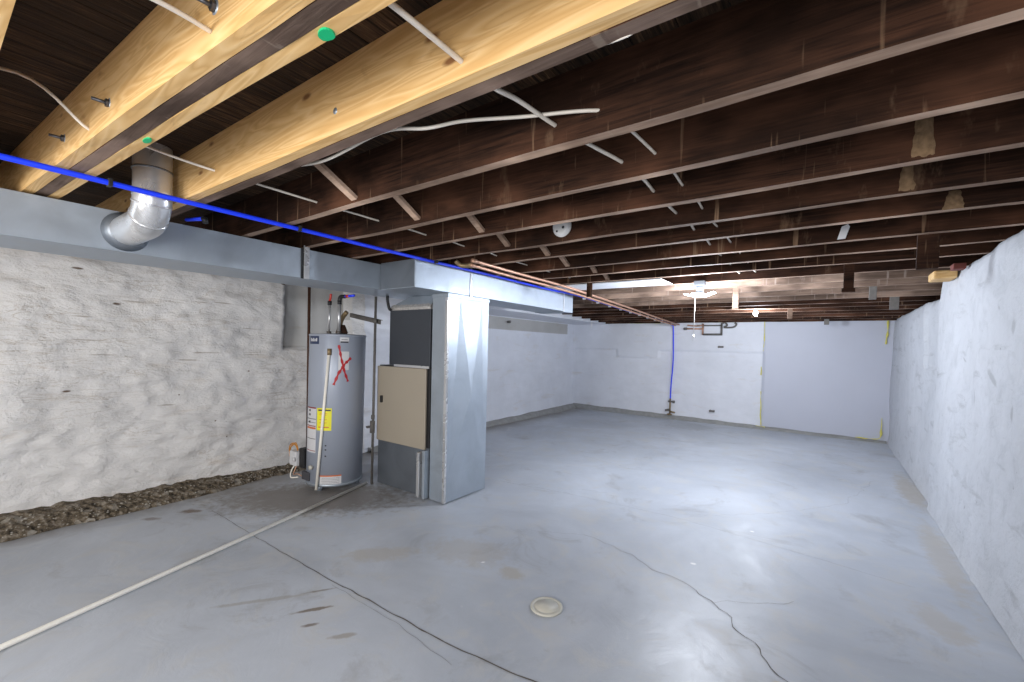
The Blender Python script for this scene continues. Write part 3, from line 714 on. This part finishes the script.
def stroke(pts, w):
    bm = bmesh.new(); prev = None; P = []
    for (a0, z0), (a1, z1) in zip(pts, pts[1:]):
        for i in range(12): P.append((a0 + (a1 - a0) * i / 12, z0 + (z1 - z0) * i / 12))
    P.append(pts[-1]); s = math.radians(1) * HR
    for i, (a_, z_) in enumerate(P):
        j = min(i + 1, len(P) - 1); k0 = max(i - 1, 0); dx = (P[j][0] - P[k0][0]) * s; dz = P[j][1] - P[k0][1]; L = math.hypot(dx, dz); ww = w * (1 + .35 * math.sin(i * .9)) / 2
        cur = (bm.verts.new(hp(a_ - dz / L * ww / s, z_ + dx / L * ww, .0032)), bm.verts.new(hp(a_ + dz / L * ww / s, z_ - dx / L * ww, .0032)))
        if prev: bm.faces.new((prev[0], cur[0], cur[1], prev[1]))
        prev = cur
    return bm
xm = obj('red_x_mark', stroke([(-6, 1.275), (-18, 1.22), (-30, 1.13), (-39, 1.02)], .021), M['red'], t)
obj('red_x_stroke', stroke([(-31, 1.395), (-26, 1.28), (-19, 1.15), (-11, 1.05)], .018), M['red'], xm)
# controls
obj('gas_valve', box(-4.30, -4.17, 2.20, 2.31, .19, .335, bev=.014), M['label'], t)
obj('valve_back', box(-4.18, -4.09, 2.235, 2.31, .18, .37, bev=.01), M['black'], t)
gk = obj('valve_knob', tube([(-4.19, 2.205, .26), (-4.195, 2.185, .26)], .022, 16), M['label'], t, True)
obj('thermocouple', tube(smooth_path([(-4.22, 2.24, .22), (-4.24, 2.20, .15), (-4.20, 2.17, .09), (-4.12, 2.20, .10)]), .006, 8), M['pvc'], t, True)
obj('gas_tube', tube(smooth_path([(-4.19, 2.23, .21), (-4.19, 2.19, .12), (-4.12, 2.20, .13), (-4.08, 2.24, .09)]), .005, 8), M['copper'], t, True)
obj('burner_cover', box(-4.07, -3.94, 2.205, 2.235, .09, .17, bev=.006), M['tank_dark'], t)
p = hp(-82, .23, .0); obj('sight_glass', tube([p, p + Vector((0, -.03, 0))], .02, 14), M['drain'], t, True)
for k_, (dx, dz) in enumerate(((0, 0), (.015, .02), (-.02, .012))):
    obj('wiring', tube(smooth_path([(-4.22, 2.25, .33 + dz), (-4.30 + dx, 2.26, .38 + dz), (-4.42 + dx, 2.28, .33 + dz), (-4.46, 2.29, .24 + dz), (-4.38, 2.27, .23 + dz), (-4.25, 2.24, .27)]), .005, 7), M['wire_orange'], t, True)
# discharge pipe
o = obj('discharge_pipe', tube([(-3.835, 2.222, .03), (-3.742, 2.280, 1.33)], .0135, 14), M['pvc'], t, True); o['label'] = 'thin cream discharge pipe'
obj('relief_valve', tube([(-3.742, 2.280, 1.30), (-3.741, 2.281, 1.36)], .019, 14), M['brass'], o, True)
obj('relief_valve_stub', tube([(-3.78, 2.33, 1.345), (-3.742, 2.280, 1.345)], .014, 12), M['brass'], o, True)
# water connections on top
for (x, y, nm, c_, lab) in ((-4.03, 2.45, 'hot_water_pipe', 'red_pex', 'thin red and galvanized hot water riser on top of the heater'), (-3.86, 2.45, 'cold_water_pipe', 'blue', 'galvanized cold water riser with black elbow on top of the heater')):
    q = thing(nm, (x, y, 1.5), lab, 'pipe')
    obj('nipple', tube([(x, y, 1.502), (x, y, 1.53)], .022, 14), M['iron'], q, True)
    obj('riser', tube([(x, y, 1.53), (x + .005, y, 1.80)], .010 if x < -4 else .016, 12), M['galv_bright'], q, True)
    obj('fitting', tube([(x + .005, y, 1.79), (x + .005, y, 1.83)], .02, 12), M['black'], q, True)
    if x < -4: obj('pex_end', tube(smooth_path([(x + .005, y, 1.83), (x + .02, y, 1.86), (x + .025, y, 1.90)]), .011, 10), M['red_pex'], q, True)
    else:
        obj('elbow', tube(smooth_path([(x + .005, y, 1.82), (x + .02, y, 1.86), (x + .08, y + .01, 1.865)]), .019, 12), M['black'], q, True)
        obj('pex_end', tube([(x + .08, y + .01, 1.865), (x + .20, y + .03, 1.87)], .012, 10), M['blue'], q, True)
        obj('crimp_ring', tube([(x + .10, y + .013, 1.866), (x + .13, y + .018, 1.867)], .0145, 10), M['red_pex'], q, True)
bm = bmesh.new(); add_lathe(bm, (-3.92, 2.52, 1.505), [(.05, 0), (.06, .01), (.045, .05), (.03, .09)], 20)
tag(obj('draft_hood', bm, M['rust'], smooth=True), 'small rusty draft collar between the pipes on the heater top', 'flue')
tag(obj('flue_elbow', tube(smooth_path([(-3.93, 2.50, 1.58), (-3.90, 2.51, 1.66), (-3.84, 2.52, 1.72)]), .022, 12), M['brass'], smooth=True), 'tarnished bent fitting rising from the heater top', 'pipe fitting')

# ================================================================ PIPES, CABLES
# blue pex along the joists, then down the far wall
t = thing('blue_pipe', (-2.6, 0, 2.1), 'long bright blue plastic water pipe running under the joists to the far wall', 'pipe')
P = [(-2.59, -3.3, 2.10), (-2.585, -1, 2.10), (-2.58, .2, 2.10), (-2.59, .7, 2.098), (-2.61, 1.4, 2.10), (-2.63, 2.2, 2.10), (-2.62, 3.4, 2.098), (-2.60, 4.2, 2.088), (-2.60, 5, 2.095), (-2.60, 6, 2.065), (-2.60, 7.5, 2.015), (-2.58, 8.9, 1.965), (-2.57, 9.2, 1.93)]
obj('pipe_run', tube(smooth_path(P, 8), .0125, 12), M['blue'], t, True)
obj('pipe_drop', tube(smooth_path([(-2.57, 9.2, 1.93), (-2.565, 9.235, 1.85), (-2.55, 9.24, 1.2), (-2.575, 9.24, .7), (-2.58, 9.24, .38)], 8), .0125, 12), M['blue'], t, True)
for y in (.52, 1.38, 2.52): obj('pipe_clip', box(-2.622 if y > 1 else -2.612, -2.585 if y > 1 else -2.57, y - .008, y + .008, 2.085, 2.118, bev=.003), M['black'], t)
for i in range(9):
    y = 5.2 + i * .42; obj('pipe_clip', box(-2.62, -2.58, y - .012, y + .012, botz(y) - .045, botz(y) + .002, bev=.003), M['white_plastic'], t)
t = thing('water_shutoff', (-2.58, 9.2, .1), 'tarnished brass water stub and valve where the blue pipe meets the far curb', 'valve')
obj('stub', tube([(-2.58, 9.235, .10), (-2.58, 9.235, .42)], .016), M['brass'], t, True)
obj('valve_body', tube([(-2.62, 9.22, .36), (-2.50, 9.22, .36)], .018), M['iron'], t, True)
obj('handle', tube([(-2.50, 9.20, .335), (-2.50, 9.20, .385)], .024), M['iron'], t, True)
obj('valve_body', tube([(-2.67, 9.20, .17), (-2.58, 9.22, .19)], .022), M['iron'], t, True)
obj('handle', tube([(-2.47, 9.20, .14), (-2.56, 9.21, .15)], .018), M['brass'], t, True)
obj('flange', tube([(-2.58, 9.2, .085), (-2.58, 9.2, .105)], .05), M['brass'], t, True)
# copper pair
for nm, P, l in (('copper_pipe', [(-2.33, 2.68, 2.105), (-2.35, 3.4, 2.102), (-2.38, 4.4, 2.10), (-2.41, 6.3, 2.045), (-2.44, 8, 1.985), (-2.45, 9.24, 1.95)], 'right hand one of the two copper pipes under the joists'),
                 ('copper_pipe', [(-2.40, 2.74, 2.085), (-2.45, 3.4, 2.088), (-2.47, 4.4, 2.085), (-2.50, 6.3, 2.03), (-2.52, 8, 1.97), (-2.52, 9.24, 1.935)], 'left hand one of the two copper pipes, next to the blue pipe')):
    t = thing(nm, P[0], l, 'pipe', 'copper pipes')
    obj('pipe_run', tube(smooth_path(P, 8), .0135, 12), M['copper'], t, True)
    p = Vector(P[0]); obj('end_cap', tube([p + Vector((0, -.03, 0)), p + Vector((0, .02, 0))], .0175, 12), M['copper'], t, True)
tag(obj('pipe_fitting', tube(smooth_path([(-2.52, 2.66, 2.12), (-2.50, 2.70, 2.09), (-2.45, 2.72, 2.085), (-2.40, 2.72, 2.09)]), .019, 10), M['brass'], smooth=True), 'tarnished brass fitting at the near end of the copper pipes', 'pipe fitting')
t = thing('pipe_offcut', (-2.98, 1.0, 2.12), 'short blue pipe stub with black clamp above the trunk duct', 'pipe')
obj('stub', tube([(-3.12, .97, 2.13), (-2.93, 1.0, 2.115)], .011, 10), M['blue'], t, True)
obj('clamp', tube([(-2.945, .998, 2.116), (-2.93, 1.0, 2.115), (-2.925, 1.0, 2.09)], .015, 10), M['black'], t, True)

# cream cables through drilled joists
def cable(name, P, l, r=.0055, n=8):
    tag(obj(name, tube(smooth_path(P, n), r, 7), M['cable'], smooth=True), l, 'cable', 'electric cables')
def sagrun(x, z, ys_, sag=.018, z0=None):
    P = []
    for i, y in enumerate(ys_):
        P.append((x + .006 * ((i * 37) % 5 - 2) / 2, y, z + .008 * ((i * 53) % 3 - 1)))
    return P
fac = [1.327, 1.732, 2.127, 2.522, 2.927, 3.392, 3.80, 4.23, 4.74]
def wig(P): # dips between joists
    out = [P[0]]
    for a, b in zip(P, P[1:]):
        out.append(((a[0] + b[0]) / 2 + random.uniform(-.012, .012), (a[1] + b[1]) / 2, (a[2] + b[2]) / 2 + random.uniform(-.004, .016))); out.append(b)
    return out
cable('electric_cable', [(-3.122, -0.164, 2.345), (-2.322, 0.186, 2.330), (-2.158, 0.381, 2.157), (-2.37, .50, 2.24), (-2.36, .70, 2.22), (-2.29, .86, 2.19)] + wig([(-2.28, y, 2.182) for y in fac]), 'cream cable threaded through the joists above the blue pipe', .0055)
cable('electric_cable', [(-.80, -.6, 2.17), (-.80, .0, 2.18), (-.80, .42, 2.16), (-.785, .62, 2.152), (-0.801, .846, 2.165), (-.775, .95, 2.14), (-.79, 1.1, 2.175)] + wig([(-.78 if i == 0 else -.70, y, 2.186) for i, y in enumerate(fac)]), 'thick cream cable running through pine beams and joists, crossing another cream cable', .0075)
cable('electric_cable', [(-2.945, .98, 2.205), (-2.69, .965, 2.19), (-2.29, .967, 2.212), (-1.93, .97, 2.18), (-1.62, .96, 2.135), (-1.265, .96, 2.15), (-1.11, 1.02, 2.146), (-1.017, 1.1, 2.178), (-.856, 1.2, 2.189)] + wig([(-.60, 1.327, 2.19)] + [(-.565, y, 2.188) for y in fac[1:]]), 'thinner cream cable draping from the second pine beam through the dark joists', .006)
cable('electric_cable', [(-.05, .945, 2.15), (-.329, .945, 2.131), (-.392, .945, 2.123), (-.491, .945, 2.129), (-.603, .945, 2.128), (-.714, .945, 2.137), (-.82, .95, 2.16)], 'cream cable stapled along the back edge of the pine beam', .004)
cable('electric_cable', [(-1.15, -.3, 2.10), (-1.17, .08, 2.112), (-1.20, .31, 2.15), (-1.229, 0.432, 2.162)], 'short cream cable entering the first pine beam at the top edge of the picture', .006)

# bolts through the pine boards
def bolt(x, y, z, l):
    t = thing('carriage_bolt', (x, y, z), l, 'bolt', 'bolts in the pine boards')
    obj('shank', tube([(x, y + .01, z), (x - .002, y - .045, z)], .0055, 8), M['steelbolt'], t, True)
    obj('nut', tube([(x, y - .012, z), (x, y, z)], .013, 6), M['steelbolt'], t)
    obj('washer', tube([(x, y - .003, z), (x, y + .002, z)], .018, 16), M['galv'], t, True)
bolt(-1.949, 0.392, 2.191, 'dark bolt sticking out of the first pine beam beside the cream cable')
bolt(-2.469, 0.364, 2.199, 'dark bolt in the first pine beam nearest the trunk duct')
bolt(-1.209, 0.433, 2.212, 'grey bolt at the top edge of the picture in the first pine beam')
t = thing('carriage_bolt', (-1.36, .845, 2.2), 'flat silver bolt head in the middle of the second pine board', 'bolt', 'bolts in the pine boards')
obj('head', tube([(-1.36, .838, 2.195), (-1.36, .846, 2.195)], .011, 14), M['galv'], t, True)
def dab(x, y, z, rx, ry, l):
    bm = bmesh.new(); n = 18; r1 = []; r0 = []
    for i in range(n):
        a = 2 * math.pi * i / n; s = 1 + .15 * noise.noise(Vector((math.cos(a), math.sin(a), x)))
        r1.append(bm.verts.new((x + rx * s * math.cos(a), y + ry * s * math.sin(a), z - .002))); r0.append(bm.verts.new((x + rx * s * math.cos(a), y + ry * s * math.sin(a), z + .004)))
    bm.faces.new(r1); bm.faces.new(r0)
    for i in range(n): bm.faces.new((r1[i], r1[(i + 1) % n], r0[(i + 1) % n], r0[i]))
    tag(obj('green_disc', bm, M['green']), l, 'paint mark')
dab(-.942, .556, 2.116, .022, .016, 'bright green paint spot under the first pine beam, the larger one')
dab(-1.968, .495, 2.117, .03, .01, 'small green smear under the first pine beam above the round duct')

# cream pipe lying on the floor
tag(obj('floor_pipe', tube([(-2.0, -.50, .0125), (-2.96, .23, .0125), (-3.775, 2.62, .0125)][1:] if 0 else [(-2.66, -.65, .014), (-2.96, .235, .014), (-3.70, 2.68, .014)], .0135, 12), M['pvc'], smooth=True), 'long thin cream plastic pipe lying across the floor to the furnace', 'pipe')
t = thing('floor_drain', (-1.19, 2.03, 0), 'round cream drain cover set flush in the grey floor', 'drain cover')
bm = bmesh.new(); add_lathe(bm, (-1.19, 2.03, 0), [(.088, -.004), (.088, .004), (.082, .006), (.070, .006), (.0685, .004)], 48); obj('rim', bm, M['drain'], t, True)
bm = bmesh.new(); add_lathe(bm, (-1.19, 2.03, 0), [(.067, .0), (.067, .0055), (.002, .0062)], 48); obj('lid', bm, M['drain'], t, True)

# smoke alarm on a joist side
t = thing('smoke_alarm', (-1.42, 2.499, 2.18), 'white round smoke alarm mounted on the side of a dark joist', 'smoke alarm')
obj('base', tube([(-1.42, 2.499, 2.208), (-1.42, 2.487, 2.208)], .066, 32), M['white_plastic'], t, True)
obj('cover', tube([(-1.42, 2.487, 2.208), (-1.42, 2.475, 2.208), (-1.42, 2.462, 2.208)], [.062, .060, .050], 32), M['white_plastic'], t)
obj('button', tube([(-1.44, 2.463, 2.175), (-1.44, 2.459, 2.175)], .007, 12), M['ink'], t)
obj('sensor_vent', tube([(-1.395, 2.463, 2.195), (-1.395, 2.459, 2.195)], .009, 12), M['ink'], t)

# ================================================================ LAMP
LAMPS = []
t = thing('garage_lamp', (-1.05, 4.68, 1.95), 'three winged LED ceiling lamp with a pull cord, lit, under the joists', 'lamp')
obj('socket_box', box(-1.10, -1.0, 4.62, 4.712, 2.075, 2.125, bev=.006), M['grey_fix'], t)
obj('socket', tube([(-1.05, 4.67, 2.03), (-1.05, 4.67, 2.08)], .035, 20), M['grey_fix'], t, True)
obj('hub', tube([(-1.05, 4.67, 1.965), (-1.05, 4.67, 1.99), (-1.05, 4.67, 2.03)], [.045, .05, .03], 24), M['grey_fix'], t, True)
for a, tilt in ((180, 14), (0, -16), (-90, 8)):
    bm = bmesh.new(); add_box(bm, .04, .15, -.05, .05, -.006, .004, bev=.003)
    m_ = Matrix.Translation((-1.05, 4.67, 1.965)) @ Matrix.Rotation(math.radians(a), 4, 'Z') @ Matrix.Rotation(math.radians(-abs(tilt)), 4, 'Y')
    bmesh.ops.transform(bm, matrix=m_, verts=bm.verts); obj('led_panel', bm, M['led'], t)
obj('pull_cord', tube([(-1.075, 4.60, 1.97), (-1.078, 4.60, 1.58)], .0035, 6), M['white_plastic'], t, True)
obj('cord_bell', tube([(-1.078, 4.60, 1.585), (-1.078, 4.60, 1.56), (-1.078, 4.60, 1.55)], [.004, .010, .009], 10), M['white_plastic'], t, True)

t = thing('bulb_lamp', (-.85, 7.25, 2.0), 'small bare lit bulb between the pale joists beyond the cord lamp', 'lamp')
obj('lamp_holder', tube([(-.85, 7.25, 2.05), (-.85, 7.25, 2.10), (-.85, 7.25, 2.279)], [.035, .045, .045], 16), M['grey_fix'], t, True)
bm = bmesh.new(); add_lathe(bm, (-.85, 7.25, 1.955), [(.005, 0), (.022, .008), (.03, .03), (.026, .06), (.015, .095)], 16); obj('bulb', bm, M['led'], t, True)
# ================================================================ FAR WALL FITTINGS
t = thing('pipe_manifold', (-1.9, 9.2, 1.76), 'copper and iron pipe frame high on the far wall behind the lamp cord', 'pipework')
Yf = 9.20
obj('copper_run', tube(smooth_path([(-2.28, Yf, 1.935), (-2.12, Yf, 1.92), (-1.98, Yf, 1.93)]), .014), M['copper'], t, True)
obj('copper_run', tube([(-2.30, Yf, 1.865), (-2.0, Yf, 1.86)], .016), M['copper'], t, True)
obj('end_fitting', tube([(-2.35, Yf, 1.865), (-2.29, Yf, 1.865)], .028), M['iron'], t, True)
obj('upright', tube([(-1.985, Yf, 1.965), (-1.985, Yf, 1.745)], .018), M['copper'], t, True)
obj('upright', tube([(-1.645, Yf, 1.97), (-1.645, Yf, 1.745)], .018), M['iron'], t, True)
obj('top_run', tube([(-2.10, Yf, 1.925), (-1.645, Yf, 1.925)], .013), M['iron'], t, True)
obj('lower_run', tube([(-1.985, Yf, 1.752), (-1.63, Yf, 1.752)], .019), M['iron'], t, True)
obj('loop', tube(smooth_path([(-1.645, Yf, 1.95), (-1.60, Yf, 1.985), (-1.55, Yf, 1.93), (-1.60, Yf, 1.89), (-1.50, Yf, 1.885), (-1.42, Yf, 1.90), (-1.39, Yf, 1.95), (-1.42, Yf, 1.975)]), .017), M['iron'], t, True)
for (x, z, l) in ((-1.66, 1.51, 'small dark iron bracket stub in the upper far wall below the pipe frame'), (-1.78, .24, 'small dark pipe stub low in the far wall beside the blue pipe')):
    bm = bmesh.new(); add_tube(bm, [(x - .03, 9.29, z), (x - .03, 9.24, z)], .022, 10); add_box(bm, x - .02, x + .05, 9.245, 9.285, z - .018, z + .018, bev=.004)
    tag(obj('wall_stub', bm, M['iron']), l, 'pipe stub')
tag(obj('hanging_rod', tube(smooth_path([(-4.0, 8.37, 2.02), (-4.02, 8.42, 2.0), (-4.03, 8.45, 1.98), (-4.04, 8.45, 1.86)]), .010, 8), M['white_plastic'], smooth=True), 'short white rod hanging below the joists at the far left corner', 'rod')
tag(obj('wall_outlet_stub', tube([(-4.84, 6.55, 1.88), (-4.78, 6.55, 1.88)], .025, 12), M['iron'], smooth=True), 'dark pipe end poking from the bare patch on the left wall', 'pipe stub')
